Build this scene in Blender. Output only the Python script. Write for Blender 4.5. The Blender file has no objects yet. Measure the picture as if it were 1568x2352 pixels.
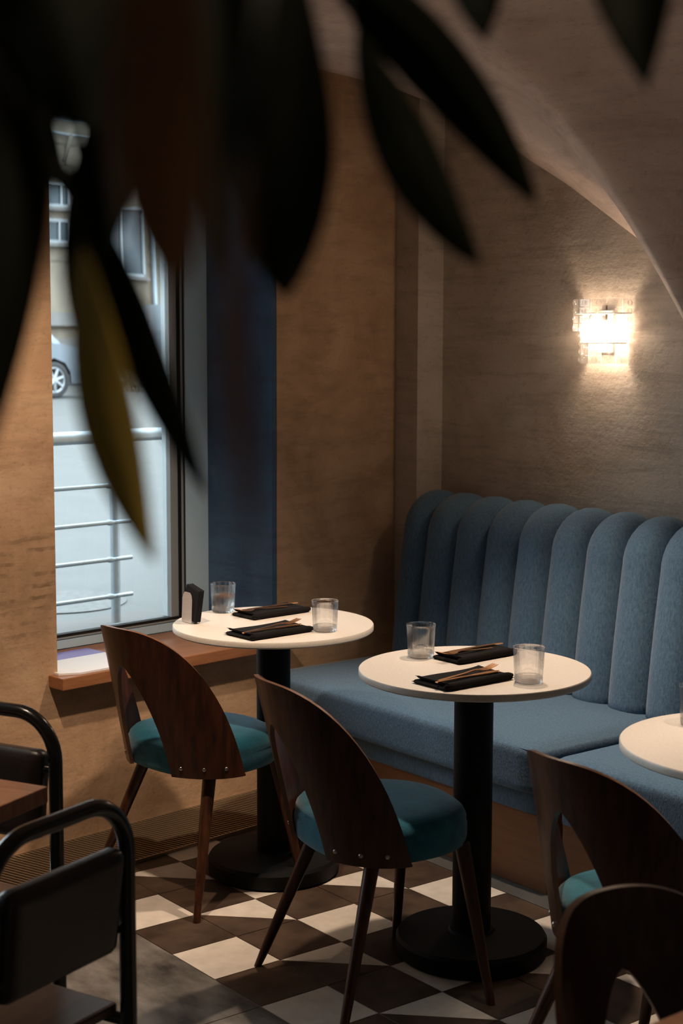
import bpy, bmesh, math, random
from mathutils import Vector, Matrix

random.seed(7)
SC = bpy.context.scene
COL = SC.collection
PI = math.pi

# ------------------------------------------------------------------ camera
F_PX = 3600.0
PITCH, ROLL, YAW = math.radians(6.43168722), math.radians(0.136345393), math.radians(142.124556)
CAM = Vector((3.147, -2.2518, 1.593))
fw = Vector((math.cos(YAW) * math.cos(PITCH), math.sin(YAW) * math.cos(PITCH), -math.sin(PITCH)))
rt0 = fw.cross(Vector((0, 0, 1))).normalized()
up0 = rt0.cross(fw)
RT = rt0 * math.cos(ROLL) + up0 * math.sin(ROLL)
UP = -rt0 * math.sin(ROLL) + up0 * math.cos(ROLL)
cam_d = bpy.data.cameras.new('camera')
cam = bpy.data.objects.new('camera', cam_d)
COL.objects.link(cam)
m = Matrix.Identity(4)
for i in range(3):
    m[i][0], m[i][1], m[i][2], m[i][3] = RT[i], UP[i], -fw[i], CAM[i]
cam.matrix_world = m
cam_d.sensor_fit = 'VERTICAL'
cam_d.sensor_height = 36.0
cam_d.lens = F_PX / 2352 * 36
cam_d.clip_start = 0.05
cam_d.dof.use_dof = True
cam_d.dof.focus_distance = 4.25
cam_d.dof.aperture_fstop = 5.6
SC.camera = cam

# ------------------------------------------------------------------ world, exposure, lights
SC.view_settings.view_transform = 'Standard'
SC.view_settings.look = 'None'
SC.view_settings.exposure = 0.0
SC.view_settings.gamma = 1.0
SC.view_settings.use_curve_mapping = False
SC.cycles.max_bounces = 10
SC.cycles.transmission_bounces = 8
SC.cycles.transparent_max_bounces = 16
SC.cycles.sample_clamp_indirect = 4.0
SC.cycles.blur_glossy = 0.6
world = bpy.data.worlds.new('overcast_sky')
SC.world = world
world.use_nodes = True
bg = world.node_tree.nodes['Background']
bg.inputs['Strength'].default_value = 13.0
_nt = world.node_tree                      # overcast sky: three times brighter overhead than at the horizon
_tc = _nt.nodes.new('ShaderNodeTexCoord')
_sx = _nt.nodes.new('ShaderNodeSeparateXYZ')
_rp = _nt.nodes.new('ShaderNodeValToRGB')
_nt.links.new(_tc.outputs['Generated'], _sx.inputs[0])
_nt.links.new(_sx.outputs['Z'], _rp.inputs['Fac'])
_nt.links.new(_rp.outputs['Color'], bg.inputs['Color'])
_rp.color_ramp.elements[0].color = (0.29, 0.315, 0.335, 1)
_rp.color_ramp.elements[1].color = (0.82, 0.93, 1.0, 1)

WA = math.radians(7.2)                      # the window wall is turned 7.2 degrees from the tile grid
WP = Vector((-1.196, 0.251, 0.0))
WN = Vector((math.cos(WA), math.sin(WA), 0))
WT = Vector((-math.sin(WA), math.cos(WA), 0))


def W(n, s, z):
    return WP + WN * n + WT * s + Vector((0, 0, z))


def spot(name, loc, target, power, angle, blend, col, radius=0.03):
    d = bpy.data.lights.new(name, 'SPOT')
    d.energy, d.spot_size, d.spot_blend, d.color, d.shadow_soft_size = power, math.radians(angle), blend, col, radius
    o = bpy.data.objects.new(name, d)
    o.location = loc
    o.rotation_euler = (Vector(target) - Vector(loc)).to_track_quat('-Z', 'Y').to_euler()
    COL.objects.link(o)
    return o


WARM = (1.0, 0.76, 0.56)
spot('spotlight_middle_table', (0.05, 0.72, 2.22), (0.02, 0.42, 0), 118, 86, 0.55, WARM)
spot('spotlight_right_table', (1.62, 0.46, 2.42), (1.56, 0.44, 0), 105, 52, 0.5, WARM)
spot('spotlight_left_corner', (0.0, -0.60, 2.42), (-1.17, -0.34, 0.55), 125, 74, 0.7, WARM)
spot('spotlight_near_table', (2.42, -0.85, 2.42), (2.40, -0.85, 0.75), 40, 40, 0.5, WARM)
spot('spotlight_left_table', (0.10, -1.50, 2.42), (0.15, -1.30, 0.75), 60, 46, 0.6, WARM)
spot('plant_fill_spot', (2.72, -2.00, 2.45), (2.69, -1.90, 1.5), 38, 38, 0.6, WARM, 0.05)  # unseen fill lamp, added to brighten the hanging leaves
for s_mid, s_len in ((0.18, 0.95), (-1.75, 1.3), (-3.7, 1.3)):   # daylight enters through the windows of that wall
    pd = bpy.data.lights.new('window_portal', 'AREA')
    pd.shape = 'RECTANGLE'
    pd.size, pd.size_y = s_len, 2.0
    pd.cycles.is_portal = True
    po = bpy.data.objects.new('window_portal', pd)
    po.location = W(-0.47, s_mid, 1.45)
    po.rotation_euler = WN.to_track_quat('-Z', 'Y').to_euler()
    COL.objects.link(po)


# ------------------------------------------------------------------ materials
def new_mat(name):
    mt = bpy.data.materials.new(name)
    mt.use_nodes = True
    nt = mt.node_tree
    return mt, nt, nt.nodes['Principled BSDF']


def mat(name, col, rough=0.5, metal=0.0, var=0.0, vscale=8.0, stretch=(1, 1, 1), bump=0.0, bscale=60.0, spec=0.5,
        col2=None, sheen=0.0, coat=0.0):
    mt, nt, b = new_mat(name)
    b.inputs['Roughness'].default_value = rough
    b.inputs['Metallic'].default_value = metal
    b.inputs['Specular IOR Level'].default_value = spec
    b.inputs['Sheen Weight'].default_value = sheen
    b.inputs['Coat Weight'].default_value = coat
    c1 = tuple(c * (1 - var) for c in col) if col2 is None else col
    c2 = tuple(min(1, c * (1 + var)) for c in col) if col2 is None else col2
    tc = nt.nodes.new('ShaderNodeTexCoord')
    mp = nt.nodes.new('ShaderNodeMapping')
    mp.inputs['Scale'].default_value = stretch
    nt.links.new(tc.outputs['Object'], mp.inputs['Vector'])
    nz = nt.nodes.new('ShaderNodeTexNoise')
    nz.inputs['Scale'].default_value = vscale
    nz.inputs['Detail'].default_value = 6
    nz.inputs['Roughness'].default_value = 0.6
    nt.links.new(mp.outputs['Vector'], nz.inputs['Vector'])
    rp = nt.nodes.new('ShaderNodeValToRGB')
    rp.color_ramp.elements[0].position = 0.32
    rp.color_ramp.elements[1].position = 0.68
    rp.color_ramp.elements[0].color = (*c1, 1)
    rp.color_ramp.elements[1].color = (*c2, 1)
    nt.links.new(nz.outputs['Fac'], rp.inputs['Fac'])
    nt.links.new(rp.outputs['Color'], b.inputs['Base Color'])
    if bump:
        n2 = nt.nodes.new('ShaderNodeTexNoise')
        n2.inputs['Scale'].default_value = bscale
        n2.inputs['Detail'].default_value = 4
        nt.links.new(mp.outputs['Vector'], n2.inputs['Vector'])
        bp = nt.nodes.new('ShaderNodeBump')
        bp.inputs['Strength'].default_value = bump
        bp.inputs['Distance'].default_value = 0.01
        nt.links.new(n2.outputs['Fac'], bp.inputs['Height'])
        nt.links.new(bp.outputs['Normal'], b.inputs['Normal'])
    return mt


def plaster(name, base, dark, light, marks=None):
    """troweled plaster: broad clouds, trowel streaks, small dark pits"""
    mt, nt, b = new_mat(name)
    N, L = nt.nodes.new, nt.links.new
    b.inputs['Roughness'].default_value = 0.75
    b.inputs['Specular IOR Level'].default_value = 0.25
    tc = N('ShaderNodeTexCoord')
    n1 = N('ShaderNodeTexNoise'); n1.inputs['Scale'].default_value = 3.2; n1.inputs['Detail'].default_value = 8
    n1.inputs['Roughness'].default_value = 0.62; n1.inputs['Distortion'].default_value = 0.8
    L(tc.outputs['Object'], n1.inputs['Vector'])
    r1 = N('ShaderNodeValToRGB')
    e = r1.color_ramp.elements
    e[0].position, e[0].color = 0.28, (*dark, 1)
    e[1].position, e[1].color = 0.72, (*light, 1)
    em = e.new(0.5); em.color = (*base, 1)
    L(n1.outputs['Fac'], r1.inputs['Fac'])
    mp = N('ShaderNodeMapping'); mp.inputs['Scale'].default_value = (1, 2.0, 9); mp.inputs['Rotation'].default_value = (0.15, 0.1, 0)
    L(tc.outputs['Object'], mp.inputs['Vector'])
    n2 = N('ShaderNodeTexNoise'); n2.inputs['Scale'].default_value = 2.5; n2.inputs['Detail'].default_value = 9; n2.inputs['Roughness'].default_value = 0.7
    L(mp.outputs['Vector'], n2.inputs['Vector'])
    r2 = N('ShaderNodeValToRGB')
    r2.color_ramp.elements[0].position, r2.color_ramp.elements[0].color = 0.36, (0.62, 0.6, 0.58, 1)
    r2.color_ramp.elements[1].position, r2.color_ramp.elements[1].color = 0.52, (1, 1, 1, 1)
    L(n2.outputs['Fac'], r2.inputs['Fac'])
    mx = N('ShaderNodeMix'); mx.data_type = 'RGBA'; mx.blend_type = 'MULTIPLY'; mx.inputs['Factor'].default_value = 0.48
    L(r1.outputs['Color'], mx.inputs['A']); L(r2.outputs['Color'], mx.inputs['B'])
    n3 = N('ShaderNodeTexNoise'); n3.inputs['Scale'].default_value = 70; n3.inputs['Detail'].default_value = 3
    L(tc.outputs['Object'], n3.inputs['Vector'])
    r3 = N('ShaderNodeValToRGB')
    r3.color_ramp.elements[0].position, r3.color_ramp.elements[0].color = 0.30, (0.55, 0.5, 0.45, 1)
    r3.color_ramp.elements[1].position, r3.color_ramp.elements[1].color = 0.40, (1, 1, 1, 1)
    L(n3.outputs['Fac'], r3.inputs['Fac'])
    m2 = N('ShaderNodeMix'); m2.data_type = 'RGBA'; m2.blend_type = 'MULTIPLY'; m2.inputs['Factor'].default_value = 0.30
    L(mx.outputs['Result'], m2.inputs['A']); L(r3.outputs['Color'], m2.inputs['B'])
    last = m2.outputs['Result']
    if marks:                                # a patch of short, nearly level trowel strokes
        c, rad = marks
        mq = N('ShaderNodeMapping'); mq.inputs['Location'].default_value = tuple(-q / r for q, r in zip(c, rad)); mq.inputs['Scale'].default_value = tuple(1 / r for r in rad)
        L(tc.outputs['Object'], mq.inputs['Vector'])
        ln = N('ShaderNodeVectorMath'); ln.operation = 'LENGTH'; L(mq.outputs['Vector'], ln.inputs[0])
        rm = N('ShaderNodeMapRange'); rm.inputs['From Min'].default_value = 1.0; rm.inputs['From Max'].default_value = 0.5
        L(ln.outputs['Value'], rm.inputs['Value'])
        wv = N('ShaderNodeTexWave'); wv.bands_direction = 'Z'; wv.inputs['Scale'].default_value = 8.5; wv.inputs['Distortion'].default_value = 3.0
        wv.inputs['Detail'].default_value = 3.0; wv.inputs['Detail Scale'].default_value = 1.0
        L(tc.outputs['Object'], wv.inputs['Vector'])
        rw = N('ShaderNodeValToRGB')
        rw.color_ramp.elements[0].position, rw.color_ramp.elements[0].color = 0.62, (0, 0, 0, 1)
        rw.color_ramp.elements[1].position, rw.color_ramp.elements[1].color = 0.80, (0.6, 0.6, 0.6, 1)
        L(wv.outputs['Fac'], rw.inputs['Fac'])
        mm = N('ShaderNodeMath'); mm.operation = 'MULTIPLY'; L(rw.outputs['Color'], mm.inputs[0]); L(rm.outputs['Result'], mm.inputs[1])
        nb = N('ShaderNodeTexNoise'); nb.inputs['Scale'].default_value = 14; nb.inputs['Detail'].default_value = 2
        L(tc.outputs['Object'], nb.inputs['Vector'])
        rb = N('ShaderNodeValToRGB'); rb.color_ramp.elements[0].position = 0.46; rb.color_ramp.elements[1].position = 0.60
        L(nb.outputs['Fac'], rb.inputs['Fac'])
        mb = N('ShaderNodeMath'); mb.operation = 'MULTIPLY'; L(mm.outputs[0], mb.inputs[0]); L(rb.outputs['Color'], mb.inputs[1])
        mm = mb
        m3 = N('ShaderNodeMix'); m3.data_type = 'RGBA'; m3.inputs['B'].default_value = tuple(q * 0.45 for q in dark) + (1,)
        L(mm.outputs[0], m3.inputs['Factor']); L(last, m3.inputs['A'])
        last = m3.outputs['Result']
    L(last, b.inputs['Base Color'])
    ad = N('ShaderNodeMath'); ad.operation = 'ADD'
    L(n2.outputs['Fac'], ad.inputs[0]); L(n3.outputs['Fac'], ad.inputs[1])
    bp = N('ShaderNodeBump'); bp.inputs['Strength'].default_value = 0.28; bp.inputs['Distance'].default_value = 0.006
    L(ad.outputs[0], bp.inputs['Height']); L(bp.outputs['Normal'], b.inputs['Normal'])
    return mt


def thin_glass(name, tint=(1, 1, 1), refl=0.08, milk=0.0, rough=0.0):
    """a pane: passes light straight through, mirrors a little; milk adds scattering"""
    mt, nt, b = new_mat(name)
    N, L = nt.nodes.new, nt.links.new
    nt.nodes.remove(b)
    out = [n for n in nt.nodes if n.type == 'OUTPUT_MATERIAL'][0]
    tr = N('ShaderNodeBsdfTransparent'); tr.inputs['Color'].default_value = (*tint, 1)
    gl = N('ShaderNodeBsdfGlossy'); gl.inputs['Roughness'].default_value = rough
    fr = N('ShaderNodeFresnel'); fr.inputs['IOR'].default_value = 1.5
    ad = N('ShaderNodeMath'); ad.operation = 'ADD'; ad.use_clamp = True; ad.inputs[1].default_value = refl - 0.04
    L(fr.outputs[0], ad.inputs[0])
    mx = N('ShaderNodeMixShader')
    L(ad.outputs[0], mx.inputs[0]); L(tr.outputs[0], mx.inputs[1]); L(gl.outputs[0], mx.inputs[2])
    last = mx
    if milk:
        df = N('ShaderNodeBsdfTranslucent'); df.inputs['Color'].default_value = (0.95, 0.93, 0.9, 1)
        m2 = N('ShaderNodeMixShader'); m2.inputs[0].default_value = milk
        L(mx.outputs[0], m2.inputs[1]); L(df.outputs[0], m2.inputs[2])
        last = m2
    L(last.outputs[0], out.inputs['Surface'])
    return mt


def tumbler_glass(name, ior=1.45, clear=0.35):
    mt, nt, b = new_mat(name)
    N, L = nt.nodes.new, nt.links.new
    nt.nodes.remove(b)
    out = [n for n in nt.nodes if n.type == 'OUTPUT_MATERIAL'][0]
    g = N('ShaderNodeBsdfGlass'); g.inputs['IOR'].default_value = ior; g.inputs['Roughness'].default_value = 0.0
    tr = N('ShaderNodeBsdfTransparent')
    mx = N('ShaderNodeMixShader'); mx.inputs[0].default_value = clear
    L(g.outputs[0], mx.inputs[1]); L(tr.outputs[0], mx.inputs[2]); L(mx.outputs[0], out.inputs['Surface'])
    return mt


def crystal_glass(name):
    mt, nt, b = new_mat(name)
    N, L = nt.nodes.new, nt.links.new
    nt.nodes.remove(b)
    out = [n for n in nt.nodes if n.type == 'OUTPUT_MATERIAL'][0]
    g = N('ShaderNodeBsdfGlass'); g.inputs['IOR'].default_value = 1.45; g.inputs['Roughness'].default_value = 0.02
    tr = N('ShaderNodeBsdfTransparent')
    mx = N('ShaderNodeMixShader'); mx.inputs[0].default_value = 0.58
    L(g.outputs[0], mx.inputs[1]); L(tr.outputs[0], mx.inputs[2])
    tl = N('ShaderNodeBsdfTranslucent'); tl.inputs['Color'].default_value = (0.95, 0.93, 0.9, 1)
    m2 = N('ShaderNodeMixShader'); m2.inputs[0].default_value = 0.025
    L(mx.outputs[0], m2.inputs[1]); L(tl.outputs[0], m2.inputs[2]); L(m2.outputs[0], out.inputs['Surface'])
    return mt


def emit_mat(name, col, s):
    mt, nt, b = new_mat(name)
    b.inputs['Base Color'].default_value = (*col, 1)
    b.inputs['Emission Color'].default_value = (*col, 1)
    b.inputs['Emission Strength'].default_value = s
    return mt


M = {}
M['plaster'] = plaster('plaster_brown', (0.49, 0.315, 0.19), (0.36, 0.22, 0.125), (0.57, 0.39, 0.25), ((0, -0.36, 0.84), (0.5, 0.16, 0.24)))
M['plaster_back'] = plaster('plaster_taupe', (0.51, 0.44, 0.37), (0.40, 0.335, 0.275), (0.59, 0.52, 0.45))
M['plaster_ceiling'] = plaster('plaster_vault', (0.62, 0.49, 0.42), (0.52, 0.40, 0.335), (0.70, 0.58, 0.50))
M['blue'] = plaster('plaster_blue', (0.055, 0.11, 0.20), (0.036, 0.075, 0.145), (0.075, 0.14, 0.25))
M['grout'] = mat('grout', (0.30, 0.25, 0.19), 0.9)
M['tile_white'] = mat('tile_cream', (0.66, 0.60, 0.53), 0.42, var=0.12, vscale=14, spec=0.4)
M['tile_dark'] = mat('tile_dark_brown', (0.028, 0.018, 0.013), 0.5, col2=(0.100, 0.064, 0.043), vscale=7, spec=0.25)
M['tile_stone'] = mat('tile_grey_stone', (0.030, 0.024, 0.020), 0.5, col2=(0.24, 0.225, 0.205), vscale=4.5, stretch=(1, 1.8, 1), spec=0.25)
M['tile_border'] = mat('tile_border_grey', (0.075, 0.075, 0.072), 0.5, var=0.25, vscale=7)
M['walnut'] = mat('walnut', (0.021, 0.007, 0.003), 0.36, col2=(0.070, 0.021, 0.008), vscale=7, stretch=(9, 9, 1.1), spec=0.4)
M['walnut_lit_edge'] = mat('walnut_lit_edge', (0.16, 0.07, 0.032), 0.35, var=0.2, vscale=30)  # lighter wood on the shell rims, standing in for light on the edges
M['oak'] = mat('oak_warm', (0.26, 0.10, 0.04), 0.38, col2=(0.35, 0.15, 0.065), vscale=10, stretch=(2.2, 0.7, 9), spec=0.5)
M['oak_table'] = mat('table_wood', (0.22, 0.090, 0.042), 0.35, col2=(0.36, 0.165, 0.082), vscale=6, stretch=(1, 12, 3))
M['seat_wood'] = mat('dark_seat_wood', (0.05, 0.028, 0.018), 0.4, col2=(0.085, 0.048, 0.03), vscale=6, stretch=(1, 12, 3))
M['kick'] = mat('kick_board_wood', (0.20, 0.085, 0.035), 0.5, col2=(0.26, 0.115, 0.05), vscale=6, stretch=(1, 1, 8))
M['teal'] = mat('teal_velvet', (0.004, 0.090, 0.145), 0.85, col2=(0.010, 0.145, 0.205), vscale=22, bump=0.15, bscale=300, sheen=0.25, spec=0.2)
M['sofa'] = mat('blue_chenille', (0.066, 0.128, 0.205), 0.9, col2=(0.120, 0.215, 0.325), vscale=110, stretch=(1.6, 1.6, 0.5), bump=0.3, bscale=220, sheen=0.2, spec=0.15)
M['black'] = mat('black_powder_coat', (0.0045, 0.0045, 0.005), 0.6, bump=0.05, bscale=400, spec=0.2)
M['black_gloss'] = mat('black_tube', (0.008, 0.008, 0.009), 0.22, spec=0.6)
M['vinyl'] = mat('brown_vinyl', (0.020, 0.013, 0.011), 0.34, var=0.2, vscale=20, spec=0.5, bump=0.08, bscale=180)
M['terrazzo'] = mat('pale_composite_top', (0.68, 0.63, 0.57), 0.38, var=0.07, vscale=160, spec=0.45)
M['napkin'] = mat('black_cotton', (0.010, 0.009, 0.009), 0.95, var=0.3, vscale=120, bump=0.3, bscale=500, spec=0.1)
M['paper_black'] = mat('black_paper', (0.012, 0.012, 0.016), 0.8, spec=0.2)
M['copper'] = mat('copper', (0.98, 0.56, 0.32), 0.30, 1.0)
M['steel'] = mat('brushed_steel', (0.80, 0.80, 0.80), 0.36, 0.55, var=0.06, vscale=40, stretch=(1, 1, 12))
M['screw'] = mat('screw_metal', (0.45, 0.42, 0.38), 0.3, 1.0)
M['galv'] = mat('galvanised_steel', (0.24, 0.28, 0.31), 0.38, 0.7, var=0.08, vscale=30)
M['frame_grey'] = mat('window_frame_grey', (0.55, 0.78, 0.95), 0.45, var=0.03, vscale=12)
M['frame_pale'] = mat('window_bead_pale', (0.32, 0.36, 0.38), 0.35)
M['gasket'] = mat('gasket_black', (0.008, 0.009, 0.010), 0.5)
M['paper'] = mat('white_paper', (0.80, 0.82, 0.86), 0.5, spec=0.3)
M['paper_violet'] = mat('violet_print', (0.24, 0.22, 0.55), 0.45)
M['brass'] = mat('grille_bronze', (0.38, 0.27, 0.17), 0.38, 0.45)
M['pit'] = mat('grille_pit', (0.012, 0.010, 0.009), 0.9)
M['glass'] = tumbler_glass('clear_glass', 1.45, 0.72)
M['glass_thick'] = tumbler_glass('clear_glass_base', 1.45, 0.35)
M['water'] = tumbler_glass('water', 1.33, 0.55)
M['pane'] = thin_glass('window_pane', (0.97, 1.0, 1.0), 0.07)
M['crystal'] = crystal_glass('pressed_crystal')
M['bulb'] = emit_mat('bulb_glow', (1.0, 0.76, 0.55), 165)
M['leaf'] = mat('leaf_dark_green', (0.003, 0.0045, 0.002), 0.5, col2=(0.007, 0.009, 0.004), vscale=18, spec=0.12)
M['leaf_yellow'] = mat('leaf_yellow_green', (0.42, 0.30, 0.045), 0.4, col2=(0.60, 0.43, 0.07), vscale=12)
M['leaf_brown'] = mat('leaf_dry_brown', (0.30, 0.135, 0.05), 0.6, var=0.2, vscale=14)
M['street'] = mat('asphalt_pale', (0.047, 0.049, 0.048), 0.85, var=0.08, vscale=2.5, bump=0.1, bscale=80)
M['facade'] = mat('facade_stone', (0.12, 0.102, 0.077), 0.85, col2=(0.18, 0.155, 0.12), vscale=0.8, stretch=(1, 2.2, 1))
M['facade_dark'] = mat('facade_weathered_shade', (0.09, 0.08, 0.065), 0.9, var=0.2, vscale=3)  # dark facade tone, also used as painted shade below the ledge
M['plinth'] = mat('plinth_grey', (0.125, 0.125, 0.122), 0.9, var=0.1, vscale=2)
M['pipe'] = mat('downpipe_zinc', (0.19, 0.23, 0.26), 0.5, 0.2)
M['win_dark'] = mat('facade_glass', (0.03, 0.05, 0.065), 0.12, spec=0.5)
M['win_frame'] = mat('facade_frame', (0.24, 0.27, 0.29), 0.5)
M['car'] = mat('car_paint_blue_grey', (0.11, 0.14, 0.17), 0.25, 0.3, coat=0.6)
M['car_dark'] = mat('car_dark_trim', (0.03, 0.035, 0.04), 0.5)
M['tyre'] = mat('tyre_rubber', (0.02, 0.022, 0.024), 0.85)
M['rim'] = mat('alloy_rim', (0.27, 0.29, 0.31), 0.35, 0.6)
M['van'] = mat('van_paint_pale', (0.11, 0.125, 0.14), 0.35)
M['twig'] = mat('twig', (0.20, 0.17, 0.14), 0.9)
M['shrubleaf'] = mat('shrub_leaf', (0.05, 0.075, 0.05), 0.8, var=0.4, vscale=20)
M['manhole'] = mat('manhole_iron', (0.050, 0.051, 0.050), 0.8, var=0.35, vscale=40)


# ------------------------------------------------------------------ helpers
def obj(name, bm, mt, parent=None, smooth=False, loc=None, rot=None):
    me = bpy.data.meshes.new(name)
    bmesh.ops.recalc_face_normals(bm, faces=bm.faces)
    bm.to_mesh(me)
    bm.free()
    for x in (mt if isinstance(mt, (list, tuple)) else [mt]):
        me.materials.append(M[x] if isinstance(x, str) else x)
    if smooth:
        me.polygons.foreach_set('use_smooth', [True] * len(me.polygons))
    o = bpy.data.objects.new(name, me)
    COL.objects.link(o)
    if loc is not None:
        o.location = loc
    if rot is not None:
        o.rotation_euler = rot
    if parent:
        o.parent = parent
    return o


def sharp(o, deg=35):
    """smooth shading with hard edges above an angle"""
    me = o.data
    bm = bmesh.new(); bm.from_mesh(me)
    for e in bm.edges:
        if len(e.link_faces) == 2:
            e.smooth = e.calc_face_angle(0) < math.radians(deg)
    for f in bm.faces:
        f.smooth = True
    bm.to_mesh(me); bm.free()
    return o


def thing(name, label, cat, loc=(0, 0, 0), rz=0.0, group=None, kind=None):
    o = bpy.data.objects.new(name, None)
    COL.objects.link(o)
    o.empty_display_size = 0.05
    o.location = loc
    o.rotation_euler = (0, 0, rz)
    return tag(o, label, cat, group, kind)


def tag(o, label=None, cat=None, group=None, kind=None):
    if label: o['label'] = label
    if cat: o['category'] = cat
    if group: o['group'] = group
    if kind: o['kind'] = kind
    return o


def copy_tree(o, parent=None):
    c = o.copy()
    COL.objects.link(c)
    if parent: c.parent = parent
    for ch in list(o.children):
        copy_tree(ch, c)
    return c


def box(bm, lo, hi, mi=0):
    x0, y0, z0 = lo; x1, y1, z1 = hi
    v = [bm.verts.new(p) for p in ((x0, y0, z0), (x1, y0, z0), (x1, y1, z0), (x0, y1, z0), (x0, y0, z1), (x1, y0, z1), (x1, y1, z1), (x0, y1, z1))]
    for f in ((0, 3, 2, 1), (4, 5, 6, 7), (0, 1, 5, 4), (1, 2, 6, 5), (2, 3, 7, 6), (3, 0, 4, 7)):
        bm.faces.new([v[i] for i in f]).material_index = mi
    return v


def bev(bm, w, seg=2):
    bmesh.ops.bevel(bm, geom=list(bm.edges), offset=w, segments=seg, profile=0.6, affect='EDGES', clamp_overlap=True)
    return bm


def bbox(lo, hi, w=0.003, seg=2):
    bm = bmesh.new()
    box(bm, lo, hi)
    return bev(bm, w, seg) if w else bm


def prism(bm, poly, z0, z1, mi=0):
    a = [bm.verts.new((x, y, z0)) for x, y in poly]
    b = [bm.verts.new((x, y, z1)) for x, y in poly]
    n = len(poly)
    bm.faces.new(a[::-1]).material_index = mi
    bm.faces.new(b).material_index = mi
    for i in range(n):
        bm.faces.new((a[i], a[(i + 1) % n], b[(i + 1) % n], b[i])).material_index = mi


def lathe(bm, prof, seg=48, c=(0, 0), rmod=None):
    """prof: (r, z) points from bottom to top; r = 0 closes"""
    rings = []
    for k, (r, z) in enumerate(prof):
        if r < 1e-6:
            rings.append([bm.verts.new((c[0], c[1], z))])
        else:
            ring = []
            for i in range(seg):
                a = 2 * PI * i / seg
                rr = r * (rmod(a, k) if rmod else 1)
                ring.append(bm.verts.new((c[0] + rr * math.cos(a), c[1] + rr * math.sin(a), z)))
            rings.append(ring)
    for A, B in zip(rings, rings[1:]):
        for i in range(seg):
            j = (i + 1) % seg
            if len(A) == 1 and len(B) == 1:
                continue
            if len(A) == 1: bm.faces.new((A[0], B[j], B[i]))
            elif len(B) == 1: bm.faces.new((A[i], A[j], B[0]))
            else: bm.faces.new((A[i], A[j], B[j], B[i]))
    return bm


def tube(bm, pts, rad, seg=12, caps=True):
    pts = [Vector(p) for p in pts]
    rr = rad if isinstance(rad, (list, tuple)) else [rad] * len(pts)
    n = len(pts)
    ref = None
    rings = []
    for i in range(n):
        t = (pts[min(i + 1, n - 1)] - pts[max(i - 1, 0)]).normalized()
        if ref is None:
            ref = t.orthogonal().normalized()
        ref = (ref - t * ref.dot(t)).normalized()
        b = t.cross(ref)
        rings.append([bm.verts.new(pts[i] + (ref * math.cos(2 * PI * k / seg) + b * math.sin(2 * PI * k / seg)) * rr[i]) for k in range(seg)])
    for A, B in zip(rings, rings[1:]):
        for k in range(seg):
            bm.faces.new((A[k], A[(k + 1) % seg], B[(k + 1) % seg], B[k]))
    if caps:
        bm.faces.new(rings[0][::-1]); bm.faces.new(rings[-1])
    return bm


def arc_pts(c, r, a0, a1, n, ax, ay):
    return [Vector(c) + Vector(ax) * (r * math.cos(a0 + (a1 - a0) * i / n)) + Vector(ay) * (r * math.sin(a0 + (a1 - a0) * i / n)) for i in range(n + 1)]


# ------------------------------------------------------------------ the room
CEIL = 2.54
YB = 1.635                                   # the wall behind the bench
# floor: one mesh, each tile its own face
bm = bmesh.new()
T = 0.2
X0, X1, Y0, Y1 = -1.75, 5.0, -4.6, 1.9
g = [bm.verts.new(p) for p in ((X0, Y0, -0.002), (X1, Y0, -0.002), (X1, Y1, -0.002), (X0, Y1, -0.002))]
bm.faces.new(g).material_index = 0
gb = [bm.verts.new(p) for p in ((X0, Y0, -0.12), (X1, Y0, -0.12), (X1, Y1, -0.12), (X0, Y1, -0.12))]
bm.faces.new(gb[::-1])
for i in range(4):
    bm.faces.new((g[i], gb[i], gb[(i + 1) % 4], g[(i + 1) % 4]))
G = 0.0014


def face(pts, mi):
    bm.faces.new([bm.verts.new((x, y, 0.0)) for x, y in pts]).material_index = mi


for i in range(-5, 25):
    for j in range(-1, 4):
        x0, x1, y0, y1 = i * T + G, (i + 1) * T - G, j * T + G, (j + 1) * T - G
        if i % 2 and j % 2:
            face(((x0, y0), (x1, y0), (x1, y1), (x0, y1)), 1)
        elif i % 2 == 0 and j % 2 == 0:
            face(((x0, y0), (x1, y1), (x0, y1)), 1)
            face(((x0, y0), (x1, y0), (x1, y1)), 2)
        else:
            face(((x0, y0), (x1, y0), (x1, y1), (x0, y1)), 2)
for i in range(-5, 25, 3):
    face(((i * T + G, 0.8 + G), ((i + 3) * T - G, 0.8 + G), ((i + 3) * T - G, 1.4), (i * T + G, 1.4)), 4)
for i in range(-8, 25, 3):
    for j in range(-22, -1, 3):
        face(((i * T + G, j * T + G), ((i + 3) * T - G, j * T + G), ((i + 3) * T - G, (j + 3) * T - G), (i * T + G, (j + 3) * T - G)), 3)
for i in (-8,):
    for j in range(-1, 4, 3):
        face(((i * T + G, j * T + G), ((i + 3) * T - G, j * T + G), ((i + 3) * T - G, (j + 3) * T - G), (i * T + G, (j + 3) * T - G)), 4)
tag(obj('floor', bm, ['grout', 'tile_white', 'tile_dark', 'tile_stone', 'tile_border']), kind='structure')

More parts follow.
